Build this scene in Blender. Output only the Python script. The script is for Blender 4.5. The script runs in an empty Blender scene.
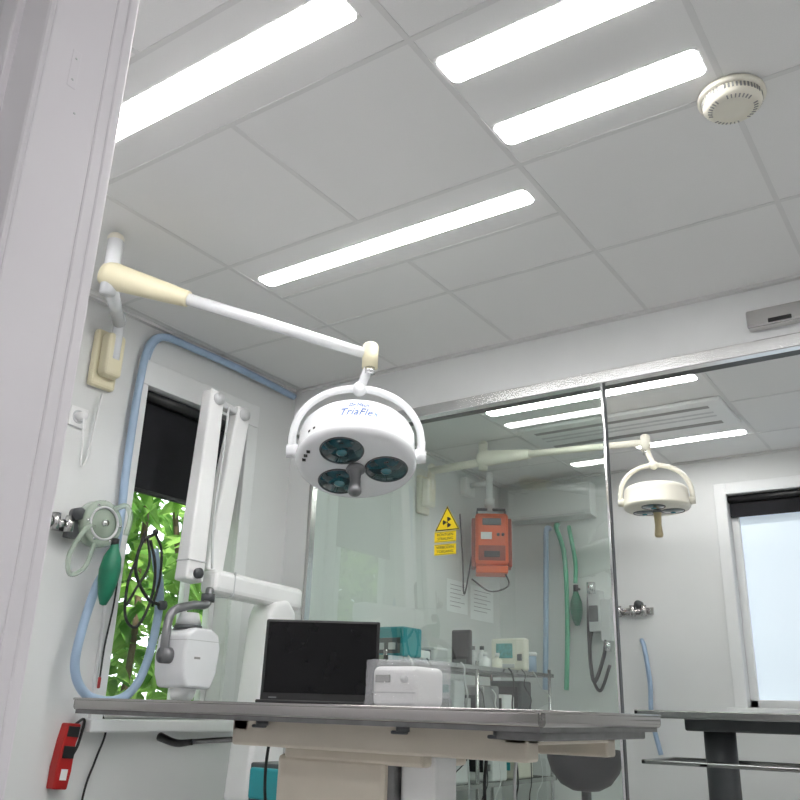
import bpy, bmesh, math, random
from mathutils import Vector, Matrix, noise
random.seed(4)
E = 0.95            # eye height above the floor; all z below are measured from the eye
COL = bpy.context.scene.collection
V = Vector

# ------------------------------------------------------------------ materials
def mat(name, col, rough=0.5, metal=0.0, var=0.04, scale=12, bump=0.0, bscale=200, emis=None, es=0, alpha=None, spec=None, coat=0):
    m = bpy.data.materials.new(name); m.use_nodes = True
    nt = m.node_tree; b = nt.nodes["Principled BSDF"]
    n = nt.nodes.new("ShaderNodeTexNoise"); n.inputs["Scale"].default_value = scale; n.inputs["Detail"].default_value = 3
    tc = nt.nodes.new("ShaderNodeTexCoord"); nt.links.new(tc.outputs["Object"], n.inputs["Vector"])
    r = nt.nodes.new("ShaderNodeValToRGB")
    c0 = [max(0, c * (1 - var)) for c in col[:3]]; c1 = [min(1, c * (1 + var)) for c in col[:3]]
    r.color_ramp.elements[0].color = (*c0, 1); r.color_ramp.elements[1].color = (*c1, 1)
    r.color_ramp.elements[0].position = .35; r.color_ramp.elements[1].position = .65
    nt.links.new(n.outputs["Fac"], r.inputs["Fac"]); nt.links.new(r.outputs["Color"], b.inputs["Base Color"])
    b.inputs["Roughness"].default_value = rough; b.inputs["Metallic"].default_value = metal
    if spec is not None: b.inputs["Specular IOR Level"].default_value = spec
    if coat: b.inputs["Coat Weight"].default_value = coat
    if bump:
        n2 = nt.nodes.new("ShaderNodeTexNoise"); n2.inputs["Scale"].default_value = bscale
        nt.links.new(tc.outputs["Object"], n2.inputs["Vector"])
        bp = nt.nodes.new("ShaderNodeBump"); bp.inputs["Strength"].default_value = bump; bp.inputs["Distance"].default_value = .002
        nt.links.new(n2.outputs["Fac"], bp.inputs["Height"]); nt.links.new(bp.outputs["Normal"], b.inputs["Normal"])
    if emis:
        b.inputs["Emission Color"].default_value = (*emis, 1); b.inputs["Emission Strength"].default_value = es
    return m

def glassmat(name, tint, mul=1.5, rough=0.0):
    m = bpy.data.materials.new(name); m.use_nodes = True; nt = m.node_tree; nt.nodes.clear()
    o = nt.nodes.new("ShaderNodeOutputMaterial"); t = nt.nodes.new("ShaderNodeBsdfTransparent"); g = nt.nodes.new("ShaderNodeBsdfGlossy")
    t.inputs[0].default_value = (*tint, 1); g.inputs["Roughness"].default_value = rough; g.inputs[0].default_value = (1, 1, 1, 1)
    f = nt.nodes.new("ShaderNodeLayerWeight"); f.inputs[0].default_value = .5
    pw = nt.nodes.new("ShaderNodeMath"); pw.operation = 'POWER'; pw.inputs[1].default_value = 4.0     # Schlick
    mm = nt.nodes.new("ShaderNodeMath"); mm.operation = 'MULTIPLY_ADD'; mm.inputs[1].default_value = .9; mm.inputs[2].default_value = .04 * mul; mm.use_clamp = True
    mx = nt.nodes.new("ShaderNodeMixShader")
    nt.links.new(f.outputs["Facing"], pw.inputs[0]); nt.links.new(pw.outputs[0], mm.inputs[0]); nt.links.new(mm.outputs[0], mx.inputs[0])
    nt.links.new(t.outputs[0], mx.inputs[1]); nt.links.new(g.outputs[0], mx.inputs[2]); nt.links.new(mx.outputs[0], o.inputs[0])
    return m

M = {}
M['wall'] = mat("wall_paint", (.74, .75, .745), .75, var=.015, scale=2, bump=.12, bscale=120)
M['wallp'] = mat("wall_paint_front", (.72, .70, .73), .6, var=.02, scale=2)
M['jamb'] = mat("jamb_paint", (.76, .725, .765), .4, var=.015, scale=3)
M['ceil'] = mat("ceiling_tile", (.83, .825, .82), .9, var=.015, scale=300)
M['bar'] = mat("ceiling_bar", (.73, .725, .72), .6, var=.01)
M['floor'] = mat("floor_vinyl", (.57, .58, .58), .35, var=.1, scale=30)
M['white'] = mat("white_plastic", (.85, .85, .85), .3, var=.02, scale=6)
M['white2'] = mat("white_enamel", (.84, .85, .87), .22, var=.02, scale=6)
M['trim'] = mat("white_trim", (.80, .81, .81), .4, var=.02, scale=5)
M['cream'] = mat("cream_plastic", (.80, .74, .53), .4, var=.03, scale=6)
M['cream2'] = mat("pale_cream", (.80, .77, .67), .4, var=.03, scale=6)
M['tan'] = mat("tan_plastic", (.55, .45, .27), .45)
M['beige'] = mat("beige_enamel", (.64, .58, .49), .45, var=.03)
M['steel'] = mat("brushed_steel", (.58, .57, .565), .22, 1.0, var=.02, scale=8)
M['steelt'] = mat("table_steel", (.42, .405, .395), .15, 1.0, var=.03, scale=4)
M['steelm'] = mat("mid_steel", (.30, .30, .30), .25, 1.0, var=.03, scale=8)
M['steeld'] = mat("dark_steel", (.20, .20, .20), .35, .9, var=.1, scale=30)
M['chrome'] = mat("chrome", (.75, .75, .76), .12, 1.0, var=.02)
M['rail'] = mat("rail_steel", (.80, .80, .80), .25, 1.0, var=.02)
M['black'] = mat("black_plastic", (.012, .012, .013), .4, var=.2)
M['blackm'] = mat("black_matte_fabric", (.008, .008, .011), .85, var=.2)
M['leather'] = mat("black_leatherette", (.006, .006, .007), .6, var=.2, spec=.2)
M['screen'] = mat("screen_black", (.005, .005, .006), .2, var=.1, spec=.2)
M['lit'] = mat("lit_display", (.02, .10, .12), .2, var=.6, scale=60, emis=(.20, .50, .45), es=.22)
M['rubber'] = mat("black_rubber", (.02, .02, .02), .6, var=.2)
M['grey'] = mat("grey_metal", (.22, .22, .23), .35, .6)
M['lgrey'] = mat("light_grey_plastic", (.58, .59, .60), .45)
M['mgrey'] = mat("mid_grey_plastic", (.30, .30, .29), .5)
M['dgrey'] = mat("dark_grey_plastic", (.07, .075, .08), .45)
M['blue'] = mat("pale_blue_hose", (.36, .48, .64), .3, var=.05)
M['green'] = mat("green_rubber", (.005, .17, .09), .4, var=.15)
M['greenh'] = mat("green_hose", (.12, .45, .28), .4, var=.1)
M['red'] = mat("red_plastic", (.42, .012, .012), .35, var=.1)
M['orange'] = mat("orange_enamel", (.80, .105, .004), .4, var=.05)
M['rust'] = mat("dark_orange_enamel", (.30, .04, .01), .45, var=.05)
M['yellow'] = mat("yellow_sign", (.88, .66, .01), .5, var=.02)
M['teal'] = mat("teal_plastic", (.02, .30, .34), .4, var=.05)
M['lens'] = mat("teal_lens", (.006, .045, .06), .04, var=.6, scale=22, coat=1)
M['bulb'] = mat("lens_bulb", (.03, .14, .17), .10, var=.3, scale=30, coat=1)
M['bluetext'] = mat("blue_print", (.08, .18, .50), .5)
M['paper'] = mat("white_paper", (.92, .93, .94), .8, var=.02)
M['ink'] = mat("ink_grey", (.25, .25, .27), .8)
M['bark'] = mat("bark", (.10, .07, .04), .9, var=.3)
M['grass'] = mat("grass_ground", (.06, .14, .03), .95, var=.4, scale=8)
M['led'] = mat("led_diffuser", (.9, .9, .9), .5, emis=(1.0, .99, .975), es=25)
M['frostglow'] = mat("frosted_pane_glow", (.60, .66, .70), .6, emis=(.58, .68, .77), es=.48, var=.02, scale=1)  # emission stands in for daylight coming through the frosted glass
M['glass'] = glassmat("partition_glass", (.77, .865, .81), 3.0)
M['pane'] = glassmat("window_glass", (.97, .98, .97), 1.0)
def film(name, col, fac, bs=.6, sc=35):
    m = bpy.data.materials.new(name); m.use_nodes = True; nt = m.node_tree
    b = nt.nodes["Principled BSDF"]; o = nt.nodes["Material Output"]
    b.inputs["Base Color"].default_value = (*col, 1); b.inputs["Roughness"].default_value = .12
    n = nt.nodes.new("ShaderNodeTexNoise"); n.inputs["Scale"].default_value = sc
    bp = nt.nodes.new("ShaderNodeBump"); bp.inputs["Strength"].default_value = bs; bp.inputs["Distance"].default_value = .006
    nt.links.new(n.outputs["Fac"], bp.inputs["Height"]); nt.links.new(bp.outputs["Normal"], b.inputs["Normal"])
    t = nt.nodes.new("ShaderNodeBsdfTransparent"); mx = nt.nodes.new("ShaderNodeMixShader"); mx.inputs[0].default_value = fac
    nt.links.new(t.outputs[0], mx.inputs[1]); nt.links.new(b.outputs[0], mx.inputs[2]); nt.links.new(mx.outputs[0], o.inputs[0])
    return m
M['film'] = film("clear_wrap", (.80, .81, .84), .27, 1.0, 30)
M['clear'] = film("clear_plastic", (.58, .70, .57), .42)
def leafmat():
    m = bpy.data.materials.new("leaves"); m.use_nodes = True; nt = m.node_tree; nt.nodes.clear()
    o = nt.nodes.new("ShaderNodeOutputMaterial"); d = nt.nodes.new("ShaderNodeBsdfDiffuse"); t = nt.nodes.new("ShaderNodeBsdfTranslucent")
    n = nt.nodes.new("ShaderNodeTexNoise"); n.inputs["Scale"].default_value = 4; r = nt.nodes.new("ShaderNodeValToRGB")
    r.color_ramp.elements[0].color = (.08, .21, .04, 1); r.color_ramp.elements[1].color = (.34, .54, .15, 1)
    r.color_ramp.elements[0].position = .36; r.color_ramp.elements[1].position = .64
    tc = nt.nodes.new("ShaderNodeTexCoord"); nt.links.new(tc.outputs["Object"], n.inputs["Vector"])
    nt.links.new(n.outputs["Fac"], r.inputs[0]); nt.links.new(r.outputs[0], d.inputs[0]); nt.links.new(r.outputs[0], t.inputs[0])
    mx = nt.nodes.new("ShaderNodeMixShader"); mx.inputs[0].default_value = .5
    nt.links.new(d.outputs[0], mx.inputs[1]); nt.links.new(t.outputs[0], mx.inputs[2]); nt.links.new(mx.outputs[0], o.inputs[0])
    return m
M['leaf'] = leafmat()

# ------------------------------------------------------------------ mesh helpers
class G:
    """mesh accumulator; several materials allowed"""
    def __init__(s): s.bm = bmesh.new(); s.mats = []; s.cur = 0
    def use(s, k):
        if k not in s.mats: s.mats.append(k)
        s.cur = s.mats.index(k); return s
    def _add(s, t, smooth=True, mtx=None):
        if mtx is not None: bmesh.ops.transform(t, matrix=mtx, verts=t.verts)
        for f in t.faces: f.material_index = s.cur; f.smooth = smooth
        me = bpy.data.meshes.new("tmp"); t.to_mesh(me); t.free(); s.bm.from_mesh(me); bpy.data.meshes.remove(me); return s
    def quad(s, pts):
        t = bmesh.new(); t.faces.new([t.verts.new(p) for p in pts]); return s._add(t, False)
    def box(s, a, b, r=0, mtx=None, seg=2):
        t = bmesh.new(); bmesh.ops.create_cube(t, size=1)
        a, b = V(a), V(b)
        for v in t.verts: v.co = V([a[i] + (v.co[i] + .5) * (b[i] - a[i]) for i in range(3)])
        bmesh.ops.recalc_face_normals(t, faces=t.faces)
        if r: bmesh.ops.bevel(t, geom=t.edges[:], offset=r, segments=seg, profile=.5, affect='EDGES')
        return s._add(t, False, mtx)
    def beam(s, p0, p1, w, h, r=.01, side=(1, 0, 0), taper=1.0):
        p0, p1 = V(p0), V(p1); z = (p1 - p0).normalized(); x = V(side); x = (x - z * x.dot(z)).normalized(); y = z.cross(x)
        L = (p1 - p0).length
        t = bmesh.new(); bmesh.ops.create_cube(t, size=1)
        for v in t.verts:
            k = taper if v.co.z > 0 else 1
            v.co = V((v.co.x * w * k, v.co.y * h * k, (v.co.z + .5) * L))
        bmesh.ops.bevel(t, geom=t.edges[:], offset=r, segments=3, profile=.5, affect='EDGES')
        return s._add(t, False, frame(p0, x, y, z))
    def cyl(s, p0, p1, r0, r1=None, seg=24, mtx=None):
        r1 = r0 if r1 is None else r1
        p0, p1 = V(p0), V(p1); d = p1 - p0
        t = bmesh.new(); bmesh.ops.create_cone(t, cap_ends=True, segments=seg, radius1=r0, radius2=r1, depth=d.length)
        q = d.to_track_quat('Z', 'Y').to_matrix().to_4x4(); q.translation = (p0 + p1) / 2
        bmesh.ops.transform(t, matrix=q, verts=t.verts); return s._add(t, True, mtx)
    def sph(s, c, r, sc=(1, 1, 1), mtx=None, seg=20):
        t = bmesh.new(); bmesh.ops.create_uvsphere(t, u_segments=seg, v_segments=seg // 2 + 2, radius=r)
        for v in t.verts: v.co = V((v.co.x * sc[0], v.co.y * sc[1], v.co.z * sc[2])) + V(c)
        return s._add(t, True, mtx)
    def lathe(s, prof, c=(0, 0, 0), seg=48, mtx=None, sharp=False):
        t = bmesh.new(); rings = []
        for r, z in prof:
            if r < 1e-6: rings.append([t.verts.new((c[0], c[1], c[2] + z))])
            else: rings.append([t.verts.new((c[0] + r * math.cos(2 * math.pi * i / seg), c[1] + r * math.sin(2 * math.pi * i / seg), c[2] + z)) for i in range(seg)])
        for A, B in zip(rings, rings[1:]):
            for i in range(seg):
                j = (i + 1) % seg
                if len(A) == 1 and len(B) == 1: continue
                if len(A) == 1: t.faces.new((A[0], B[j], B[i]))
                elif len(B) == 1: t.faces.new((A[i], A[j], B[0]))
                else: t.faces.new((A[i], A[j], B[j], B[i]))
        bmesh.ops.recalc_face_normals(t, faces=t.faces)
        return s._add(t, not sharp, mtx)
    def tube(s, pts, r, seg=10, sub=8, smooth=True, mtx=None, flat=1.0):
        P = [V(p) for p in pts]
        if smooth and len(P) > 2:
            Q = []
            for i in range(len(P) - 1):
                p0 = P[i - 1] if i else P[0] * 2 - P[1]; p1 = P[i]; p2 = P[i + 1]; p3 = P[i + 2] if i + 2 < len(P) else P[-1] * 2 - P[-2]
                for k in range(sub):
                    u = k / sub
                    Q.append(.5 * ((2 * p1) + (p2 - p0) * u + (2 * p0 - 5 * p1 + 4 * p2 - p3) * u * u + (3 * p1 - p0 - 3 * p2 + p3) * u ** 3))
            Q.append(P[-1]); P = Q
        t = bmesh.new(); rings = []; up = None
        rr = r if callable(r) else (lambda u: r)
        for i, p in enumerate(P):
            d = (P[min(i + 1, len(P) - 1)] - P[max(i - 1, 0)]).normalized()
            if up is None: up = V((0, 0, 1)) if abs(d.z) < .9 else V((1, 0, 0))
            up = (up - d * up.dot(d)).normalized(); sd = d.cross(up); R = rr(i / (len(P) - 1))
            rings.append([t.verts.new(p + (up * math.cos(a) * flat + sd * math.sin(a)) * R) for a in [2 * math.pi * k / seg for k in range(seg)]])
        for A, B in zip(rings, rings[1:]):
            for i in range(seg): j = (i + 1) % seg; t.faces.new((A[i], A[j], B[j], B[i]))
        t.faces.new(rings[0][::-1]); t.faces.new(rings[-1]); bmesh.ops.recalc_face_normals(t, faces=t.faces)
        return s._add(t, True, mtx)
    def prism(s, poly, h, mtx=None, r=0):
        t = bmesh.new(); A = [t.verts.new((x, y, 0)) for x, y in poly]; f = t.faces.new(A)
        e = bmesh.ops.extrude_face_region(t, geom=[f])
        for v in [g for g in e['geom'] if isinstance(g, bmesh.types.BMVert)]: v.co.z += h
        bmesh.ops.recalc_face_normals(t, faces=t.faces)
        if r: bmesh.ops.bevel(t, geom=t.edges[:], offset=r, segments=4, profile=.5, affect='EDGES')
        return s._add(t, False, mtx)
    def text(s, body, size, mtx, bend=None, extr=.0006, shear=0):
        cu = bpy.data.curves.new("txt", "FONT"); cu.body = body; cu.size = size; cu.align_x = 'CENTER'; cu.align_y = 'CENTER'; cu.extrude = extr; cu.shear = shear
        o = bpy.data.objects.new("txt", cu); COL.objects.link(o); bpy.context.view_layer.update()
        me = bpy.data.meshes.new_from_object(o.evaluated_get(bpy.context.evaluated_depsgraph_get()))
        bpy.data.objects.remove(o); bpy.data.curves.remove(cu)
        t = bmesh.new(); t.from_mesh(me); bpy.data.meshes.remove(me)
        if bend:
            bmesh.ops.subdivide_edges(t, edges=[e for e in t.edges if e.calc_length() > size * .15], cuts=2)
            for v in t.verts:
                a = v.co.x / bend; R = bend + v.co.z
                v.co = V((math.sin(a) * R, -math.cos(a) * R, v.co.y))
        return s._add(t, False, mtx)
    def done(s, name, parent=None, label=None, cat=None, kind=None, group=None, base=None):
        me = bpy.data.meshes.new(name)
        lo = V([min(v.co[i] for v in s.bm.verts) for i in range(3)]); hi = V([max(v.co[i] for v in s.bm.verts) for i in range(3)])
        o0 = V(((lo.x + hi.x) / 2, (lo.y + hi.y) / 2, lo.z)) if base is None else V(base)
        if kind == 'structure': o0 = V((0, 0, 0))
        for v in s.bm.verts: v.co -= o0
        s.bm.to_mesh(me); s.bm.free()
        for k in s.mats: me.materials.append(M[k])
        o = bpy.data.objects.new(name, me); COL.objects.link(o); o.location = o0 + V((0, 0, E))
        if parent: o.parent = parent; o.location = o0 + V((0, 0, E)) - absloc(parent)
        if label: o["label"] = label
        if cat: o["category"] = cat
        if kind: o["kind"] = kind
        if group: o["group"] = group
        return o
def absloc(o):
    l = o.location.copy()
    while o.parent: o = o.parent; l += o.location
    return l
def thing(name, label, cat, loc, group=None):
    o = bpy.data.objects.new(name, None); COL.objects.link(o); o.empty_display_size = .05
    o.location = V(loc) + V((0, 0, E)); o["label"] = label; o["category"] = cat
    if group: o["group"] = group
    return o
def frame(o, x, y, z):
    m = Matrix((x, y, z)).transposed().to_4x4(); m.translation = V(o); return m
def on_left(y, z, x=-2.81): return frame((x, y, z), V((0, 1, 0)), V((0, 0, 1)), V((1, 0, 0)))
def on_y(x, y, z): return frame((x, y, z), V((1, 0, 0)), V((0, 0, 1)), V((0, -1, 0)))

XL, YB, YF, HC = -2.81, 3.11, 5.35, 1.54
XR, FL = 1.5, -.95
STRIPS = [(-2.12, -1.005, 1.14, 1.235, "long glowing white light strip in the tiled ceiling"),
          (-.93, -.37, 1.452, 1.553, "short glowing white light strip sharing a square ceiling panel"),
          (-.93, -.37, 1.757, 1.857, "short glowing white light strip sharing a square ceiling panel"),
          (-2.12, -.99, 2.078, 2.158, "slim glowing white light strip in the tiled ceiling"),
          (-2.11, -.99, 3.87, 3.95, "glowing ceiling strip in the room behind the glass"),
          (-1.62, -.99, 4.84, 4.92, "glowing ceiling strip near the far window"),
          (-.1, .9, 4.05, 4.14, "added glowing ceiling strip out of view over the far table"),  # unseen extra lamp, added for more light in the far room
          (-.6, .6, -.62, -.47, "added glowing ceiling strip out of view in the corridor"),  # added lamp behind the camera, unseen, brightens the door jamb
          (.1, 1.2, 2.1, 2.2, "added glowing ceiling strip out of view on the right")]  # hidden lamp added to lift the light in the near room
# ------------------------------------------------------------------ room shell
g = G().use('floor'); g.box((XL - .13, -1.7, FL - .1), (XR + .1, YF + .2, FL)); g.done("floor", kind="structure")
g = G().use('ceil')
g.box((XL - .13, -1.7, HC), (XR + .1, YF + .2, HC + .1))
g.use('bar')
BD = .0018; BW = .008
xs = [-.345 + .6025 * k for k in range(-4, 4)]
ys = [1.361 + .597 * k for k in range(-5, 7)]
gaps = [(-2.15, -.95, 1.04, 1.361), (-2.15, -.95, 1.958, 2.262)]
for x0, x1, y0, y1, _ in STRIPS: gaps.append((x0 - .02, x1 + .02, y0 - .05, y1 + .05))
for x in xs:
    cuts = sorted((c, d) for a, b, c, d in gaps if a + .02 < x < b - .02); u = -1.6
    for c, d in cuts:
        if c > u: g.box((x - BW, u, HC - BD), (x + BW, c, HC + .01))
        u = max(u, d)
    g.box((x - BW, u, HC - BD), (x + BW, YF, HC + .01))
for y in ys: g.box((XL, y - BW, HC - BD - .0004), (XR, y + BW, HC + .01))
for (x0, x1, y) in ((-2.15, -.95, 2.262), (-2.15, -.95, 1.04)): g.box((x0, y - BW, HC - BD - .0004), (x1, y + BW, HC + .01))
for (a, b) in (((XL, .6, HC - .012), (XL + .022, YF, HC)), ((XL, YB - .022, HC - .012), (XR, YB, HC)), ((XL, YF - .022, HC - .012), (XR, YF, HC))): g.box(a, b)
g.done("ceiling", kind="structure")

def wall_hole(axis, pos0, pos1, u0, u1, z0, z1, holes, key):
    g = G().use(key)
    def bx(a, b, c, d):
        if b - a < 1e-4 or d - c < 1e-4: return
        if axis == 'x': g.box((pos0, a, c), (pos1, b, d))
        else: g.box((a, pos0, c), (b, pos1, d))
    u = u0
    for (a, b, c, d) in holes:
        bx(u, a, z0, z1); bx(a, b, z0, c); bx(a, b, d, z1); u = b
    bx(u, u1, z0, z1); return g
W1 = (2.17, 2.77, -.06, 1.26)
wall_hole('x', XL - .13, XL, -1.7, YF + .2, FL, HC, [W1], 'wall').done("wall_left", kind="structure")
W2 = (-1.24, -.30, .07, 1.30)
wall_hole('y', YF, YF + .2, XL, XR, FL, HC, [W2], 'wall').done("wall_far", kind="structure")
wall_hole('x', XR, XR + .1, -1.7, YF + .2, FL, HC, [], 'wall').done("wall_right", kind="structure")
wall_hole('y', -1.7, -1.6, XL, XR, FL, HC, [], 'wall').done("wall_rear", kind="structure")
wall_hole('y', .57, .675, XL, XR, FL, HC, [(-1.08, .95, FL, 1.30)], 'wallp').done("wall_front", kind="structure")
g = G().use('wall'); g.box((XL, YB, FL), (-2.67, YB + .12, 1.28)); g.done("wall_partition", kind="structure")
g = G().use('trim'); g.box((XL, YB, 1.30), (XR, YB + .14, HC), .003); g.done("trim_1", kind="structure")
g = G().use('rail'); g.box((-2.67, YB - .014, 1.266), (XR, YB + .03, 1.318), .004)
g.use('black').box((-2.67, YB + .03, 1.276), (XR, YB + .10, 1.288)); g.done("trim_2", kind="structure")
# jamb of the doorway the view looks through
g = G().use('jamb')
g.box((-1.10, .548, FL), (-1.055, .650, 1.30), .003)
g.box((-1.10, .648, FL), (-1.0535, .672, 1.30), .004)
g.box((-1.10, .668, FL), (-1.052, .689, 1.30), .004)
g.box((-1.15, .540, FL), (-1.058, .572, 1.30), .006)
g.box((-1.19, .528, FL), (-1.14, .572, 1.30), .005)
g.box((-1.057, .588, .90), (-1.0544, .604, .97), .001)
g.use('lgrey')
for z in (.955, .915): g.cyl((-1.056, .596, z), (-1.0540, .596, z), .0022, seg=10)
g.cyl((-1.056, .61, .86), (-1.0545, .61, .86), .002, seg=10)
g.done("door_1", kind="structure")
g = G().use('jamb'); g.box((.95, .48, FL), (1.08, .70, 1.30), .004); g.box((-1.19, .528, 1.30), (1.08, .689, 1.40), .004); g.done("door_2", kind="structure")

# window in the left wall
g = G().use('trim')
y0, y1, z0, z1 = W1
g.box((XL, y0 - .055, z1), (XL + .02, y1 + .07, z1 + .11), .004)
g.box((XL, y0 - .055, z0 - .02), (XL + .02, y0, z1), .004); g.box((XL, y1, z0 - .02), (XL + .02, y1 + .07, z1), .004)
g.box((XL - .12, y0 - .08, z0 - .045), (XL + .06, y1 + .09, z0), .006)
for a, b in ((y0, y0 + .022), (y1 - .03, y1)): g.box((XL - .125, a, z0), (XL - .085, b, z1), .004)
for a, b in ((z0, z0 + .04), (z1 - .04, z1)): g.box((XL - .125, y0, a), (XL - .085, y1, b), .004)
g.box((XL - .125, y0 + .42, z0), (XL - .090, y0 + .45, z1), .003)
g.use('pane').quad([(XL - .105, y0 + .015, z0 + .02), (XL - .105, y1 - .02, z0 + .02), (XL - .105, y1 - .02, z1 - .02), (XL - .105, y0 + .015, z1 - .02)])
g.done("window_1", kind="structure")
# window in the far wall
g = G().use('trim'); x0, x1, z0, z1 = W2
g.box((x0 - .07, YF - .02, z0 - .02), (x0, YF, z1 + .07), .004); g.box((x1, YF - .02, z0 - .02), (x1 + .07, YF, z1 + .07), .004)
g.box((x0, YF - .02, z1), (x1, YF, z1 + .07), .004); g.box((x0 - .10, YF - .08, z0 - .04), (x1 + .1, YF + .12, z0), .006)
for a, b in ((x0, x0 + .045), (x1 - .045, x1)): g.box((a, YF + .06, z0), (b, YF + .12, z1), .004)
for a, b in ((z0, z0 + .045), (z1 - .045, z1)): g.box((x0, YF + .06, a), (x1, YF + .12, b), .004)
g.use('frostglow').box((x0 + .04, YF + .09, z0 + .04), (x1 - .04, YF + .095, z1 - .04))
g.done("window_2", kind="structure")
# glazed partition
g = G().use('glass')
g.quad([(-2.665, YB + .02, FL + .03), (-1.165, YB + .02, FL + .03), (-1.165, YB + .02, 1.27), (-2.665, YB + .02, 1.27)])
g.use('steel').box((-2.675, YB, FL), (-2.655, YB + .04, 1.27), .002); g.box((-2.67, YB, FL), (-1.17, YB + .04, FL + .04), .002)
g.done("window_3", kind="structure")
g = G().use('chrome').box((-1.170, YB + .008, FL), (-1.159, YB + .030, 1.27), .002)
g.use('dgrey').box((-1.159, YB + .010, FL), (-1.154, YB + .028, 1.27)); g.done("trim_3", kind="structure")

# ------------------------------------------------------------------ ceiling lamps
for x0, x1, y0, y1, label in STRIPS:
    p = thing("ceiling_light", label, "ceiling light", ((x0 + x1) / 2, (y0 + y1) / 2, HC - .004), group="recessed ceiling strips")
    t = G().use('ceil')
    f = .006
    for a, b in (((x0 - f, y0 - f), (x1 + f, y0 + .004)), ((x0 - f, y1 - .004), (x1 + f, y1 + f)), ((x0 - f, y0), (x0 + .004, y1)), ((x1 - .004, y0), (x1 + f, y1))):
        t.box((a[0], a[1], HC - .001), (b[0], b[1], HC + .001))
    t.done("light_frame", p)
    r = .020
    poly = []
    for cx, cy, a0 in ((x1 - r, y1 - r, 0), (x0 + r, y1 - r, 90), (x0 + r, y0 + r, 180), (x1 - r, y0 + r, 270)):
        for k in range(5): a = math.radians(a0 + k * 22.5); poly.append((cx + r * math.cos(a), cy + r * math.sin(a)))
    G().use('led').prism(poly, .004, Matrix.Translation((0, 0, HC - .0025))).done("light_diffuser", p)

# ceiling cassette
p = thing("ceiling_vent", "broad flat white ceiling air cassette with grey slots", "air vent", (-1.53, 4.45, HC - .03))
G().use('trim').box((-2.10, 4.22, HC - .022), (-.96, 4.66, HC - .001), .006).done("vent_housing", p)
for a, b in ((4.29, 4.325), (4.555, 4.60)): G().use('mgrey').box((-2.02, a, HC - .024), (-1.04, b, HC - .0215)).done("vent_slot", p)
for k in range(2): G().use('lgrey').box((-2.02, 4.39 + .06 * k, HC - .0235), (-1.04, 4.41 + .06 * k, HC - .0215)).done("vent_slot", p)

# smoke detector
c = V((-.340, 1.975, HC - .003))
p = thing("smoke_detector", "round cream plastic smoke detector on the ceiling tile", "smoke detector", c - V((0, 0, .05)))
G().use('cream2').lathe([(0, 0), (.084, 0), (.085, -.010), (.078, -.014), (0, -.014)], c).done("detector_base", p)
G().use('cream2').lathe([(0, -.013), (.074, -.013), (.074, -.030), (.064, -.041), (.048, -.046), (.045, -.044), (.025, -.047), (0, -.048)], c).done("detector_housing", p)
t = G().use('mgrey')
for k in range(48):
    if k % 12 == 11: continue
    a = 2 * math.pi * k / 48; t.box((-.0024, -.002, -.007), (.0024, .002, .007), mtx=Matrix.Translation(c + V((math.cos(a) * .0732, math.sin(a) * .0732, -.022))) @ Matrix.Rotation(a + math.pi / 2, 4, 'Z'))
for k in range(36):
    if k % 9 > 6: continue
    a = 2 * math.pi * k / 36; t.box((-.0016, -.0055, -.0008), (.0016, .0055, .0008), mtx=Matrix.Translation(c + V((math.cos(a) * .0562, math.sin(a) * .0562, -.0440))) @ Matrix.Rotation(a + math.pi / 2, 4, 'Z') @ Matrix.Rotation(math.radians(-17), 4, 'X'))
t.done("detector_vent", p)

# door sensor on the header
p = thing("door_sensor", "brushed steel door sensor box on the white header", "door sensor", (-.36, YB - .03, 1.34))
G().use('steel').box((-.575, YB - .05, 1.355), (-.15, YB + .002, 1.425), .008).done("sensor_housing", p)
G().use('black').box((-.50, YB - .053, 1.362), (-.42, YB - .048, 1.378), .002).done("sensor_lens", p)

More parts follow.
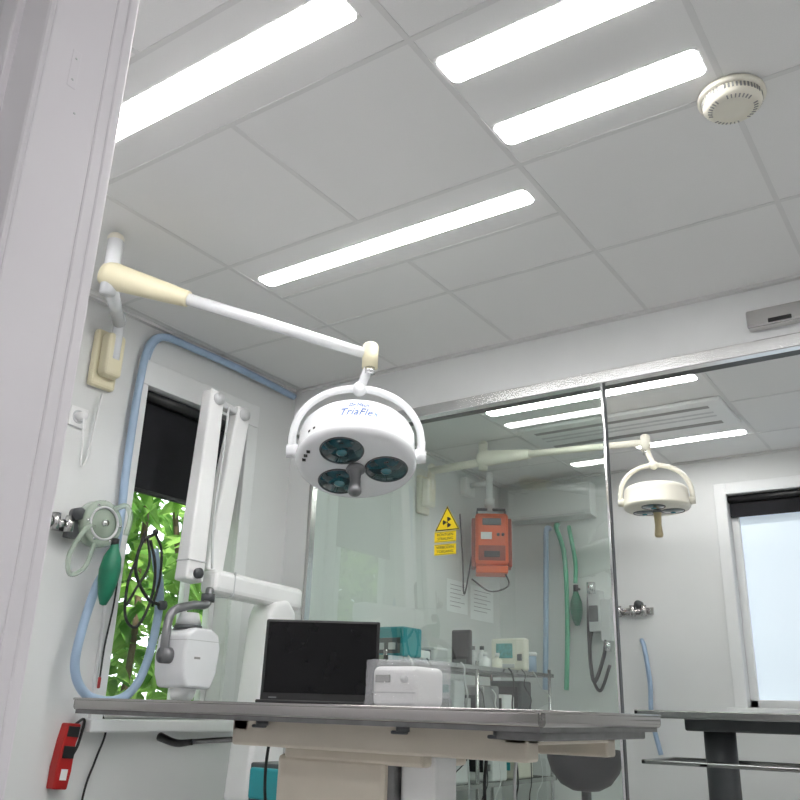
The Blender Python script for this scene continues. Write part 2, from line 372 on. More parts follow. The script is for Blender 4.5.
# ------------------------------------------------------------------ surgical lamps
def surgical_lamp(D, tilt, az, wallY, wallZ, elbow, spindle, joint, body, cover, knobcol, label, text, s=1.0, hl=1.0, hw=1.0, roll=0, ah=.255):
    D = V(D)
    p = thing("surgical_lamp", label, "surgical lamp", (XL + .01, wallY, wallZ))
    t = G().use(cover); t.box((XL - .001, wallY - .058, wallZ - .13), (XL + .035, wallY + .058, wallZ + .11), .012)
    t.box((XL + .03, wallY - .040, wallZ - .09), (XL + .09, wallY + .040, wallZ + .09), .016, seg=3)
    t.done("wall_bracket", p)
    top = V((XL + .075, wallY, wallZ + .16)); el = V(elbow)
    t = G().use(body); t.cyl((XL + .075, wallY, wallZ - .02), top, .022); t.sph(top, .026)
    t.tube([top - V((0, 0, .02)), el], .024, smooth=False, seg=16); t.done("extension_arm", p)
    t = G().use(body); t.cyl(el - V((0, 0, .05)), V(spindle), .027); t.use('cream2').sph(V(spindle), .029, (1, 1, .8)); t.done("elbow_spindle", p)
    J = V(joint); S = el + V((0, 0, .02)); d = (J - S)
    t = G().use(cover)
    t.tube([S - d * .03, S + d * .0, S + d * .06, S + d * .15, S + d * .24, S + d * .31], lambda u: .030 + .014 * math.sin(min(1, u * 3) * math.pi / 2) - .021 * max(0, u - .15) / .85, smooth=True, seg=18, flat=1.2); t.done("arm_cover", p)
    t = G().use(body); t.tube([S + d * .26, J], lambda u: .021 - .003 * u, smooth=False, seg=16)
    t.done("spring_arm", p)
    apex = V((D.x, D.y, D.z + ah))
    t = G().use(cover); t.cyl(J + V((0, 0, .03)), J - V((0, 0, .045)), .026); t.sph(J + V((0, 0, .03)), .026, (1, 1, .6)); t.done("arm_joint", p)
    Xl = V((math.cos(az), math.sin(az), 0)); tow = V((math.sin(az), -math.cos(az), 0))
    t = G().use(body); t.tube([J - V((0, 0, .03)), (J + apex) / 2 - V((0, 0, .02)), apex], .015, seg=14)
    t.use('chrome').cyl(J - V((0, 0, .045)), J - V((0, 0, .065)), .017); t.done("drop_tube", p)
    Zl = (V((0, 0, 1)) * math.cos(tilt) - tow * math.sin(tilt)).normalized(); Yl = Zl.cross(Xl)
    mt = frame(D, Xl, Yl, Zl) @ Matrix.Scale(s, 4)
    c = D + Zl * .055 * s; pts = []
    hy = (apex - c)
    for k in range(13):
        a = math.pi * k / 12
        pts.append(c - Xl * math.cos(a) * .226 * s + hy * (math.sin(a) ** .75 if 0 < k < 12 else 0))
    t = G().use(body); t.tube(pts, .0125, seg=12, sub=4); t.sph(apex, .024)
    t.done("lamp_yoke", p)
    for sgn in (-1, 1):
        t = G().use(body); q = c + Xl * sgn * .195 * s; t.cyl(q, q + Xl * sgn * .045 * s, .027 * s, .022 * s); t.cyl(q + V((0, 0, -.012)) + Xl * sgn * .022 * s, q + V((0, 0, .05)) + Xl * sgn * .030 * s, .014 * s); t.done("yoke_pivot", p)
    t = G().use(body)
    t.lathe([(0, 0), (.180, 0), (.194, .003), (.203, .009), (.208, .018), (.2075, .028), (.203, .034), (.200, .118), (.196, .132), (.186, .145), (.168, .153), (.09, .160), (0, .164)], seg=72, mtx=mt)
    hd = t.done("lamp_head", p)
    R1 = .104
    a0 = math.radians(2) + roll
    for k in range(3):
        a = a0 + k * 2 * math.pi / 3; o = (R1 * math.cos(a), R1 * math.sin(a), 0)
        t = G().use('lens'); t.lathe([(0, -.012), (.032, -.010), (.062, -.004), (.070, -.001)], o, mtx=mt, seg=36)
        t.use('dgrey').lathe([(.069, -.001), (.071, -.004), (.073, -.004), (.075, 0)], o, mtx=mt, seg=36)
        t.use('bulb').lathe([(0, -.0185), (.012, -.017), (.020, -.010), (.022, -.006)], o, mtx=mt, seg=24); t.done("reflector_lens", hd)
    t = G().use('grey').lathe([(0, -.002), (.030, -.002), (.034, -.012), (.026, -.020), (.022, -.020)], mtx=mt)
    t.use(knobcol).lathe([(.022 * hw, -.018), (.018 * hw, -.03), (.016 * hw, -.06 * hl), (.019 * hw, -.085 * hl), (.021 * hw, -.10 * hl), (.017 * hw, -.108 * hl), (0, -.11 * hl)], mtx=mt); t.done("lamp_handle", hd)
    if text:
        t = G().use('bluetext'); t.text("TriaFlex", .040, mt @ Matrix.Translation((0, 0, .080)), bend=.2018, shear=.35)
        t.text("Dr.Mach", .019, mt @ Matrix.Translation((0, 0, .110)), bend=.2012, shear=.35); t.done("printed_name", hd)
        for a in (-52, -45): G().use('black').box((-.005, -.001, -.004), (.005, .001, .004), mtx=mt @ Matrix.Rotation(math.radians(a), 4, 'Z') @ Matrix.Translation((0, -.2025, .05))).done("control_button", hd)
        for a in (190, 198, 206): G().use('black').box((-.006, -.006, -.003), (.006, .006, .001), mtx=mt @ Matrix.Translation((.178 * math.cos(math.radians(a)), .178 * math.sin(math.radians(a)), 0))).done("control_button", hd)
    return p
surgical_lamp((-1.578, 2.05, .712), math.radians(20), math.radians(37.5), 1.94, 1.30, (-2.29, 1.56, 1.34), (-2.29, 1.56, 1.50), (-1.54, 2.05, 1.085),
              'white2', 'cream', 'grey', "white three-lens surgical lamp on a long jointed wall arm", True, s=.92, hw=1.1, ah=.262)
surgical_lamp((-1.345, 4.3, 1.005), math.radians(0), math.radians(17), 4.32, 1.26, (-2.36, 4.3, 1.40), (-2.36, 4.3, 1.51), (-1.38, 4.3, 1.375),
              'cream2', 'cream2', 'tan', "cream three-lens surgical lamp over the far table", False, s=.80, hl=1.6, hw=1.3, roll=.3, ah=.24)

# ------------------------------------------------------------------ exam table (front)
TX0, TX1, TY0, TY1, TT = -1.995, -.68, 1.45, 2.09, .008
p = thing("exam_table", "stainless steel veterinary table on a beige pedestal", "table", (-1.25, 1.77, FL))
t = G().use('steelt'); t.box((TX0, TY0, TT - .006), (TX1, TY1, TT), .002)
for a, b in (((TX0, TY0, -.022), (TX1, TY0 + .02, TT)), ((TX0, TY1 - .02, -.022), (TX1, TY1, TT)), ((TX0, TY0, -.022), (TX0 + .02, TY1, TT)), ((TX1 - .02, TY0, -.022), (TX1, TY1, TT))):
    t.box(a, b, .010, seg=5)
for f in t.bm.faces: f.smooth = True
t.done("table_top", p)
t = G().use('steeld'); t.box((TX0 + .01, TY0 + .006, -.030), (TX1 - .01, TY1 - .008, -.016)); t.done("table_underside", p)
t = G().use('beige'); t.box((-1.52, 1.55, -.085), (-.76, 1.60, -.025), .006); t.box((-1.52, 1.95, -.085), (-.76, 2.0, -.025), .006)
t.box((-1.52, 1.55, -.055), (-1.47, 2.0, -.025), .004); t.box((-.81, 1.55, -.055), (-.76, 2.0, -.025), .004); t.box((-1.40, 1.6, -.11), (-1.02, 1.78, -.05), .008); t.done("table_frame", p)
t = G().use('beige'); t.box((-1.42, 1.60, FL + .10), (-1.115, 1.80, -.10), .012); t.done("table_column", p)
G().use('white').box((-1.098, 1.63, FL + .10), (-1.01, 1.72, -.085), .008).done("column_cover", p)
t = G().use('steeld'); t.box((-1.117, 1.61, FL + .1), (-1.098, 1.76, -.09), .002); t.done("column_seam", p)
t = G().use('beige'); t.box((-1.75, 1.5, FL), (-.80, 2.04, FL + .10), .03); t.done("table_base", p)
t = G().use('steeld'); t.cyl((-1.50, 1.58, -.072), (-1.70, 1.56, -.088), .006); t.use('black').tube([(-1.66, 1.56, -.086), (-1.71, 1.555, -.09), (-1.765, 1.55, -.078)], lambda u: .007 + .004 * u); t.done("tilt_lever", p)
for x in (-1.40, -1.02, -.80):
    t = G().use('dgrey'); t.cyl((x, 1.52, -.028), (x, 1.52, -.040), .014); t.box((x - .026, 1.513, -.045), (x + .010, 1.527, -.038), .003); t.use('steel').cyl((x, 1.52, -.01), (x, 1.52, -.03), .008); t.done("clamp_knob", p)
t = G().use('steeld'); t.box((-.80, 1.5, -.045), (-.70, 2.03, -.028), .004); t.done("side_rail", p)
for x, y, k in ((-1.62, 1.80, 'rubber'), (-1.55, 1.86, 'lgrey'), (-1.00, 1.85, 'rubber'), (-.95, 1.90, 'lgrey')):
    G().use(k).tube([(x, y, -.028), (x - .02, y + .01, -.2), (x + .03, y + .02, -.5), (x - .02, y, FL + .099)], .004, seg=8).done("table_cable", p)

# laptop
LM = Matrix.Translation((-1.462, 1.79, TT)) @ Matrix.Rotation(math.radians(33), 4, 'Z')
p = thing("laptop", "open black laptop with a dark screen on the steel table", "laptop", (-1.42, 1.72, TT))
G().use('black').box((-.138, -.135, .0), (.144, .0, .008), .003, mtx=LM).done("laptop_base", p)
G().use('dgrey').box((-.12, -.10, .0075), (.12, -.02, .0085), mtx=LM).done("keyboard", p)
mt = LM @ Matrix.Translation((0, 0, .004)) @ Matrix.Rotation(math.radians(-4), 4, 'X')
ld = G().use('black').box((-.150, -.004, 0), (.150, .006, .206), .004, mtx=mt).done("laptop_lid", p)
G().use('screen').box((-.142, -.0052, .022), (.142, -.0038, .199), mtx=mt).done("laptop_screen", ld)
G().use('grey').box((-.128, -.0046, .009), (-.108, -.0036, .012), mtx=mt).done("maker_badge", ld)

# wrapped device
p = thing("wrapped_device", "white boxy device wrapped in crinkled clear plastic", "wrapped device", (-1.09, 1.64, TT))
t = G().use('white').box((-1.150, 1.586, TT - .001), (-1.032, 1.70, TT + .082), .014, seg=4); t.done("device_body", p)
G().use('mgrey').box((-1.138, 1.583, TT + .048), (-1.10, 1.588, TT + .064), .001).done("device_display", p)
G().use('lgrey').box((-1.146, 1.5845, TT + .026), (-1.036, 1.588, TT + .029)).done("device_seam", p)
G().use('lgrey').cyl((-1.062, 1.588, TT + .055), (-1.062, 1.580, TT + .055), .008, seg=16).done("device_knob", p)
t = bmesh.new(); bmesh.ops.create_cube(t, size=1)
bmesh.ops.subdivide_edges(t, edges=t.edges[:], cuts=20, use_grid_fill=True)
for v in t.verts:
    q = V((v.co.x * .134, v.co.y * .134, v.co.z * .096))
    e = V((abs(v.co.x), abs(v.co.y), abs(v.co.z)))
    if max(e.x, e.y) > .42 and v.co.z > .3:
        q *= 1 - .09 * max(0, max(e.x, e.y) + e.z - .85)
    n = noise.noise_vector(v.co * 4) * .6 + noise.noise_vector(v.co * 11) * .5
    q += n * .0042
    if v.co.z < -.2: q.x *= 1 + (-.2 - v.co.z) * .15; q.y *= 1 + (-.2 - v.co.z) * .15
    q.z = max(q.z, -.0465); v.co = q + V((-1.091, 1.645, TT + .0467))
gg = G().use('film'); gg._add(t, True); gg.done("plastic_wrap", p)

# ------------------------------------------------------------------ left wall equipment
p = thing("wall_socket", "white round wall socket with a plug", "wall socket", (XL, 1.87, .99))
t = G().use('white').box((-.04, -.04, -.001), (.04, .04, .012), .004, mtx=on_left(1.87, 1.03)); t.done("socket_plate", p)
t = G().use('lgrey').lathe([(.018, .006), (.021, .016), (.026, .016), (.028, .010)], mtx=on_left(1.87, 1.03)); t.done("socket_ring", p)
t = G().use('white').cyl((XL + .01, 1.87, 1.03), (XL + .045, 1.87, 1.03), .017); t.done("plug", p)
t = G().use('white').tube([(XL + .045, 1.87, 1.02), (XL + .05, 1.88, .92), (XL + .03, 1.90, .84), (XL + .02, 1.93, .88), (XL + .02, 1.94, 1.02), (XL + .03, 1.945, 1.15)], .004, seg=8); t.done("lamp_cable", label="thin white cable looping from socket to lamp bracket", cat="cable")

# blue hose
t = G().use('blue')
X = XL + .035
t.tube([(X, 3.06, 1.49), (X, 2.85, 1.50), (X, 2.62, 1.505), (X, 2.35, 1.50), (X, 2.20, 1.49), (X, 2.13, 1.42), (X, 2.11, 1.25), (X, 2.105, 1.05), (X, 2.105, .85), (X, 2.11, .70), (X + .03, 2.08, .52),
        (X + .05, 2.01, .40), (X + .06, 1.965, .22), (X + .06, 1.965, .10), (X + .06, 2.03, .02), (X + .06, 2.15, .005), (X + .06, 2.24, .06), (X + .06, 2.29, .20), (X + .05, 2.31, .40), (X + .03, 2.27, .58)], .0165, seg=14, sub=8)
t.done("gas_hose", label="pale blue hose run along ceiling edge and looped down wall", cat="hose")
t = G().use('blue'); t.tube([(XL + .008, 2.65, 1.515), (XL + .008, 2.30, 1.515), (XL + .008, 2.19, 1.47), (XL + .008, 2.15, 1.35), (XL + .008, 2.145, 1.29)], .009, seg=10)
t.done("gas_hose", label="slim pale blue hose beside the thicker one", cat="hose")

p = thing("gas_outlet", "steel wall gas fitting with round clear canister and tubing", "gas outlet", (XL, 1.95, .57))
t = G().use('steel'); t.box((XL - .001, 1.80, .585), (XL + .015, 2.08, .625), .003)
t.cyl((XL + .01, 1.84, .605), (XL + .07, 1.84, .605), .014); t.cyl((XL + .05, 1.78, .605), (XL + .05, 2.0, .605), .010)
for y in (1.82, 1.88): t.cyl((XL + .05, y, .58), (XL + .05, y, .64), .017)
t.cyl((XL + .05, 1.78, .605), (XL + .05, 1.80, .605), .022); t.done("steel_manifold", p)
t = G().use('dgrey').cyl((XL + .045, 1.895, .65), (XL + .085, 1.895, .65), .022); t.box((XL + .03, 1.87, .56), (XL + .06, 1.92, .64), .004); t.done("valve", p)
cy = 1.995
t = G().use('clear')
mt = frame((XL + .035, cy, .63), V((0, 1, 0)), V((0, 0, 1)), V((1, 0, 0)))
t.lathe([(0, 0), (.084, 0), (.089, .006), (.089, .05), (.082, .060), (.06, .062), (.058, .052), (0, .052)], mtx=mt, seg=40); t.done("clear_canister", p)
G().use('steel').cyl((XL + .02, cy, .63), (XL + .06, cy, .63), .035).done("canister_core", p)
t = G().use('lgrey').lathe([(.056, .060), (.058, .066), (.063, .066), (.065, .060)], mtx=mt, seg=40); t.done("canister_ring", p)
G().use('chrome').cyl((XL + .085, cy, .63), (XL + .11, cy, .63), .012).done("canister_cap", p)
for k in range(6): a = k * math.pi / 3; G().use('chrome').cyl((XL + .090, cy + .072 * math.cos(a), .63 + .072 * math.sin(a)), (XL + .100, cy + .072 * math.cos(a), .63 + .072 * math.sin(a)), .005, seg=10).done("canister_screw", p)
G().use('clear').lathe([(0, .050), (.054, .050), (.054, .057), (0, .058)], mtx=mt, seg=32).done("dial_face", p)
t = G().use('clear').tube([(XL + .09, cy - .04, .61), (XL + .10, 1.92, .60), (XL + .08, 1.88, .50), (XL + .07, 1.90, .43), (XL + .08, 1.95, .46), (XL + .09, 1.97, .55)], .009)
t.done("clear_tubing", p)
t = G().use('clear').tube([(XL + .09, 2.03, .69), (XL + .11, 2.07, .71), (XL + .12, 2.09, .67), (XL + .11, 2.09, .60)], .011); t.done("clear_tubing", p)

p = thing("breathing_bag", "dark green rubber breathing bag hanging from the fitting", "breathing bag", (XL + .15, 2.02, .33))
t = G().use('green'); t.lathe([(0, .0), (.012, .004), (.026, .04), (.036, .09), (.039, .13), (.033, .175), (.017, .21), (.013, .23)], (0, 0, 0), mtx=Matrix.Translation((XL + .15, 2.00, .325)) @ Matrix.Rotation(math.radians(-4), 4, 'X')); t.done("bag_body", p)
t = G().use('black').cyl((XL + .15, 2.014, .545), (XL + .15, 2.016, .57), .014); t.done("bag_neck", p)

p = thing("stethoscope", "black stethoscope tubing hung in loose loops on the wall", "stethoscope", (XL + .03, 2.22, .2))
t = G().use('rubber')
X = XL + .12
t.tube([(X, 2.17, .63), (X, 2.145, .52), (X, 2.12, .42), (X, 2.13, .30), (X, 2.19, .27), (X, 2.24, .38), (X, 2.24, .50), (X, 2.20, .60)], .0055, seg=8)
t.tube([(X, 2.22, .63), (X, 2.16, .58), (X, 2.15, .47), (X, 2.22, .38), (X, 2.29, .36)], .0065, seg=8); t.tube([(X, 2.22, .63), (X, 2.26, .57), (X, 2.27, .46), (X, 2.25, .35)], .005, seg=8)
t.tube([(X + .01, 2.18, .60), (X + .01, 2.20, .50), (X + .01, 2.15, .40), (X + .01, 2.12, .34)], .005, seg=8)
t.done("rubber_tube", p)
G().use('dgrey').cyl((X - .01, 2.295, .36), (X + .012, 2.30, .36), .018).done("chest_piece", p); G().use('rubber').sph((X, 2.22, .635), .012).done("tube_knob", p)
p = thing("hanging_cord", "thin black cord with a small red end hanging on the wall", "cord", (XL, 2.12, .02))
t = G().use('rubber').tube([(XL + .003, 2.16, .50), (XL + .03, 2.14, .36), (XL + .03, 2.125, .20), (XL + .04, 2.115, .08)], .0035, seg=8); t.done("cord", p)
t = G().use('red').box((XL + .035, 2.11, .045), (XL + .045, 2.12, .085), .003); t.done("cord_end", p)

p = thing("red_tool", "red handled device with white label hung on the wall", "hand tool", (XL, 2.03, -.28))
mt = on_left(2.025, -.18, XL - .002) @ Matrix.Rotation(math.radians(-4), 4, 'Z')
G().use('red').prism([(-.030, -.11), (.026, -.11), (.030, -.05), (.026, .04), (.032, .06), (.032, .105), (-.020, .105), (-.028, .05), (-.034, -.04)], .045, mt, r=.006).done("tool_body", p)
G().use('white').box((-.014, -.08, .0445), (.012, -.045, .047), mtx=mt).done("tool_label", p); G().use('black').box((-.022, -.01, .0445), (.024, .03, .049), .002, mtx=mt).done("tool_clip", p)
G().use('black').box((-.02, .06, .0445), (.028, .095, .048), .002, mtx=mt).done("tool_clip", p)
t = G().use('black').tube([(0.02, .10, .02), (.05, .12, .03), (.045, .04, .03), (.03, .0, .03)], .005, mtx=mt); t.done("tool_strap", p)
G().use('rubber').tube([(XL + .002, 2.16, -.02), (XL + .02, 2.19, -.10), (XL + .01, 2.17, -.20), (XL + .02, 2.13, -.32), (XL + .02, 2.12, -.6), (XL + .03, 2.12, FL + .002)], .004, seg=8).done("black_cable", label="thin black cable hanging down the wall", cat="cable")

p = thing("roller_blind", "black roller blind half lowered over the window", "roller blind", (XL - .04, 2.47, .83))
G().use('blackm').box((XL - .058, 2.18, .835), (XL - .053, 2.76, 1.24)).done("blind_fabric", p)
t = G().use('black').cyl((XL - .034, 2.171, 1.235), (XL - .034, 2.769, 1.235), .024); t.done("blind_roller", p)
G().use('black').box((XL - .065, 2.18, .822), (XL - .047, 2.76, .84), .003).done("bottom_bar", p)
p = thing("roller_blind", "black roller blind rolled up above the frosted window", "roller blind", (-.77, YF + .03, 1.17))
G().use('blackm').box((-1.235, YF + .035, 1.165), (-.305, YF + .04, 1.29)).done("blind_fabric", p)
G().use('black').cyl((-1.239, YF + .03, 1.275), (-.301, YF + .03, 1.275), .022).done("blind_roller", p)

# ------------------------------------------------------------------ x-ray unit on a stand
p = thing("xray_unit", "white mobile x-ray unit with folded double arm", "x-ray machine", (-2.52, 2.72, FL))
t = G().use('white'); t.box((-2.72, 2.55, FL + .03), (-2.40, 2.92, FL + .12), .02); t.done("wheeled_base", p)
for a, b in ((-2.7, 2.58), (-2.42, 2.58), (-2.7, 2.89), (-2.42, 2.89)): G().use('dgrey').cyl((a, b - .012, FL + .028), (a, b + .012, FL + .028), .028).done("caster", p)
t = G().use('white'); t.prism([(-.12, 0), (.075, 0), (.11, .57), (.10, .73), (.05, .78), (-.04, .76), (-.065, .70)], .13, frame((-2.60, 2.745, FL + .1 + .5), V((0, 1, 0)), V((0, 0, 1)), V((1, 0, 0))), r=.02)
t.box((-2.60, 2.66, FL + .1), (-2.47, 2.81, FL + .62), .01); t.done("stand_column", p)
G().use('lgrey').box((-2.468, 2.71, .10), (-2.466, 2.78, .16)).done("rating_plate", p)
t = G().use('white'); t.beam((-2.53, 2.37, .455), (-2.53, 2.90, .440), .095, .095, .024); t.done("horizontal_arm", p)
G().use('lgrey').beam((-2.53, 2.47, .452), (-2.53, 2.476, .4518), .098, .098, .002).done("arm_seam", p)
t = G().use('white'); t.beam((-2.53, 2.275, .44), (-2.56, 2.325, 1.235), .070, .092, .009, taper=.84); t.done("scissor_arm", p)
t = G().use('white'); t.beam((-2.58, 2.42, .50), (-2.58, 2.505, 1.215), .070, .092, .009, taper=.86); t.done("scissor_arm", p)
G().use('lgrey').cyl((-2.60, 2.325, 1.20), (-2.515, 2.325, 1.20), .026).done("arm_hinge", p)
G().use('lgrey').cyl((-2.62, 2.50, 1.185), (-2.535, 2.50, 1.185), .026).done("arm_hinge", p)
G().use('lgrey').beam((-2.575, 2.33, 1.205), (-2.575, 2.50, 1.19), .04, .030, .008).done("arm_link", p)
G().use('dgrey').cyl((-2.493, 2.28, .47), (-2.478, 2.28, .47), .020).done("arm_pivot", p)
G().use('lgrey').beam((-2.53, 2.279, .515), (-2.53, 2.279, .521), .072, .094, .002).done("arm_collar", p)
G().use('lgrey').tube([(-2.52, 2.38, 1.18), (-2.52, 2.375, 1.0), (-2.52, 2.36, .7), (-2.50, 2.36, .5)], .005, seg=8).done("arm_cable", p)
t = G().use('grey').tube([(-2.50, 2.36, .42), (-2.48, 2.33, .36), (-2.46, 2.24, .345), (-2.46, 2.15, .31), (-2.45, 2.125, .22), (-2.45, 2.13, .15)], .016, seg=14); t.cyl((-2.45, 2.115, .16), (-2.45, 2.165, .16), .028); t.done("head_yoke", p)
for f in ():
    pass
G().use('dgrey').cyl((-2.49, 2.345, .370), (-2.49, 2.345, .400), .026).done("yoke_joint", p)
hx = frame((-2.45, 2.235, .162), V((0, 1, 0)), V((0, 0, 1)), V((1, 0, 0))) @ Matrix.Scale(.92, 4)
t = G().use('white2')
t.prism([(-.066, -.118), (.060, -.122), (.086, -.065), (.096, .035), (.082, .085), (.040, .106), (-.045, .106), (-.086, .078), (-.094, -.010), (-.086, -.070)], .17, hx @ Matrix.Translation((0, 0, -.085)), r=.013)
t.done("tube_head", p)
t = G().use('dgrey').cyl((-2.45, 2.225, .254), (-2.45, 2.225, .270), .054, .050); t.use('lgrey').cyl((-2.45, 2.225, .270), (-2.45, 2.225, .315), .047, .034); t.done("head_cap", p)
G().use('lgrey').box((-.088, .056, -.0855), (.092, .059, .0858), mtx=hx).done("head_seam", p)
G().use('mgrey').box((-.040, -.012, .0845), (-.010, -.004, .0862), mtx=hx).done("printed_marking", p)
t = G().use('white').cyl((-2.45, 2.232, .060), (-2.45, 2.232, .015), .052, .038); t.use('lgrey').cyl((-2.45, 2.232, .018), (-2.45, 2.232, -.04), .033, .029); t.done("collimator_cone", p)

# turquoise drawer trolley behind the table
p = thing("drawer_trolley", "turquoise plastic drawer trolley behind the table", "drawer unit", (-2.0, 2.55, FL))
G().use('dgrey').box((-2.25, 2.40, FL), (-1.80, 2.72, -.185), .006).done("trolley_body", p)
for k in range(6):
    z = -.20 - k * .118
    d = G().use('teal').box((-2.24, 2.385, z - .10), (-1.81, 2.41, z), .008).done("drawer", p)
    G().use('dgrey').box((-2.10, 2.378, z - .04), (-1.95, 2.388, z - .025), .002).done("drawer_handle", d)

# ------------------------------------------------------------------ signs on the glass
def tri(cx, cz, h):
    R = h / 1.5; return [(cx + R * math.cos(math.radians(a)), cz + R * math.sin(math.radians(a))) for a in (-30, 90, 210)]
p = thing("radiation_sign", "yellow triangular radiation warning sign on the glass", "warning sign", (-1.885, YB + .018, .74))
mt = on_y(-1.895, YB + .0195, .772)
G().use('yellow').prism(tri(0, 0, .108), .001, mt).done("sign_board", p)
t = G().use('black')
o = tri(0, 0, .105); i = tri(0, 0, .092)
for k in range(3):
    a, b, c2, d = o[k], o[(k + 1) % 3], i[(k + 1) % 3], i[k]; t.prism([a, b, c2, d], .0016, mt)
t.done("sign_border", p)
t = G().use('black')
for k in range(3):
    a0 = math.radians(60 + 120 * k); P = [(.0065 * math.cos(a0 + q), .0065 * math.sin(a0 + q)) for q in (-.5, .5)]
    P2 = [(.023 * math.cos(a0 + q), .023 * math.sin(a0 + q)) for q in (.52, .26, 0, -.26, -.52)]; t.prism(P + P2, .0016, mt)
t.cyl((0, 0, 0), (0, 0, .0016), .004, mtx=mt); t.done("trefoil_symbol", p)
for z, w in ((.710, ("RÖNTGEN", "STRALING")), (.655, ("VERBODEN", "TOEGANG"))):
    p = thing("warning_label", "yellow rectangular warning label with black lettering on the glass", "warning label", (-1.89, YB + .018, z - .02), group="yellow labels under the radiation sign")
    mt = on_y(-1.905, YB + .0195, z)
    G().use('yellow').box((-.054, -.023, 0), (.054, .023, .001), mtx=mt).done("label_plate", p)
    t = G().use('black'); t.text(w[0], .017, mt @ Matrix.Translation((0, .009, .0012))); t.text(w[1], .017, mt @ Matrix.Translation((0, -.009, .0012)))
    for a, b in (((-.052, .0195), (.052, .0210)), ((-.052, -.0210), (.052, -.0195))): t.box((a[0], a[1], .001), (b[0], b[1], .0015), mtx=mt)
    t.done("printed_lettering", p)

# ------------------------------------------------------------------ room behind the glass
p = thing("orange_generator", "orange metal portable x-ray generator hung on the wall", "x-ray generator", (-2.6, 4.9, .85))
mt = frame((-2.61, 4.86, 1.04), V((.86, .51, 0)), V((-.51, .86, 0)), V((0, 0, 1)))
G().use('orange').box((-.105, -.09, -.16), (.105, .09, .17), .02, mtx=mt).done("generator_body", p)
for a, b in ((-.128, -.100), (.100, .128)): G().use('rust').box((a, -.07, -.17), (b, .08, .14), .008, mtx=mt).done("side_cover", p)
G().use('rust').box((-.085, -.096, -.135), (.085, -.088, -.04), .004, mtx=mt).done("front_cover", p)
G().use('dgrey').box((-.06, -.096, .09), (.06, -.088, .135), .004, mtx=mt).done("control_panel", p)
G().use('white').box((-.07, -.094, .0), (.0, -.089, .045), mtx=mt).done("label_plate", p)
for a in (.04, .07): G().use('black').cyl((a, -.088, .03), (a, -.102, .03), .010, mtx=mt, seg=14).done("dial", p)
G().use('black').box((-.05, -.10, -.115), (.05, -.095, -.075), .003, mtx=mt).done("vent_panel", p)
t = G().use('orange').box((-.10, -.11, -.215), (.10, .07, -.168), .008, mtx=mt); t.done("collimator_plate", p)
t = G().use('dgrey').tube([(-.09, 0, .165), (-.09, 0, .21), (.09, 0, .21), (.09, 0, .165)], .010, smooth=False, mtx=mt); t.done("carry_handle", p)
t = G().use('white').tube([(-2.62, 4.86, 1.24), (-2.62, 4.86, 1.50)], .022, smooth=False); t.box((XL - .001, 4.80, 1.36), (XL + .05, 4.92, 1.48), .008); t.tube([(XL + .04, 4.86, 1.43), (-2.62, 4.86, 1.43)], .018, smooth=False); t.cyl((-2.62, 4.86, 1.27), (-2.62, 4.86, 1.32), .035)
t.done("support_arm", p)
t = G().use('rubber').tube([(-2.72, 4.80, .95), (-2.74, 4.74, .7), (-2.73, 4.70, .9), (-2.74, 4.68, 1.2)], .005, seg=8); t.tube([(-2.52, 4.84, .86), (-2.50, 4.88, .76), (-2.60, 4.82, .72), (-2.72, 4.80, .80)], .005, seg=8); t.done("power_cord", p)

for (ya, yb, za, zb) in ((4.64, 4.90, .59, .79), (4.94, 5.25, .57, .79)):
    p = thing("paper_notice", "printed white paper sheet taped to the wall", "paper", (XL, (ya + yb) / 2, za), group="paper notices on the wall")
    G().use('paper').box((XL - .002, ya, za), (XL + .002, yb, zb)).done("paper_sheet", p)
    t = G().use('ink')
    for k in range(6): z = zb - .03 - k * .026; t.box((XL + .002, ya + .04, z - .003), (XL + .0025, yb - .04 - (k % 2) * .05, z))
    t.done("printed_lines", p)

p = thing("air_conditioner", "white wall mounted split air conditioner", "air conditioner", (-2.35, YF, 1.24))
t = G().use('wall'); t.prism([(-.001, 0), (.10, .01), (.11, .04), (.11, .22), (.10, .23), (-.001, .23)], .60, frame((-2.68, YF, 1.24), V((0, -1, 0)), V((0, 0, 1)), V((1, 0, 0)) ), r=.004); t.done("unit_body", p)
G().use('lgrey').box((-2.64, YF - .1095, 1.257), (-2.12, YF - .09, 1.265)).done("air_slot", p)

for pts, k, r, lb in (([(-2.42, YF, 1.20), (-2.43, YF - .04, 1.17), (-2.44, YF - .04, .9), (-2.45, YF - .05, .5), (-2.46, YF - .06, .15)], 'blue', .018, "pale blue hose hanging on the far wall"),
                      ([(-2.36, YF, 1.22), (-2.355, YF - .04, 1.19), (-2.30, YF - .05, 1.0), (-2.29, YF - .06, .6), (-2.31, YF - .07, .15)], 'greenh', .016, "green hose hanging on the far wall"),
                      ([(-2.28, YF, 1.20), (-2.26, YF - .04, 1.16), (-2.22, YF - .06, .95), (-2.225, YF - .06, .81)], 'greenh', .014, "short green hose on the far wall"),
                      ([(-1.83, YF, .45), (-1.80, YF - .05, .40), (-1.78, YF - .05, .2), (-1.78, YF - .06, .0), (-1.74, YF - .06, -.2)], 'blue', .014, "pale blue hose hanging near the far window")):
    G().use(k).tube(pts, r).done("gas_hose", label=lb, cat="hose")
p = thing("breathing_bag", "green rubber breathing bag hanging on the far wall", "breathing bag", (-2.225, YF - .06, .54))
t = G().use('green').lathe([(0, 0), (.015, .004), (.033, .05), (.040, .10), (.038, .15), (.02, .20), (.015, .22)], (-2.225, YF - .06, .54)); t.done("bag_body", p)
G().use('black').cyl((-2.225, YF - .06, .755), (-2.225, YF - .06, .80), .016).cyl((-2.225, YF - .06, .78), (-2.225, YF + .001, .78), .008).done("bag_neck", p)
p = thing("gas_outlet", "steel wall gas fitting with valve on the far wall", "gas outlet", (-1.85, YF, .60))
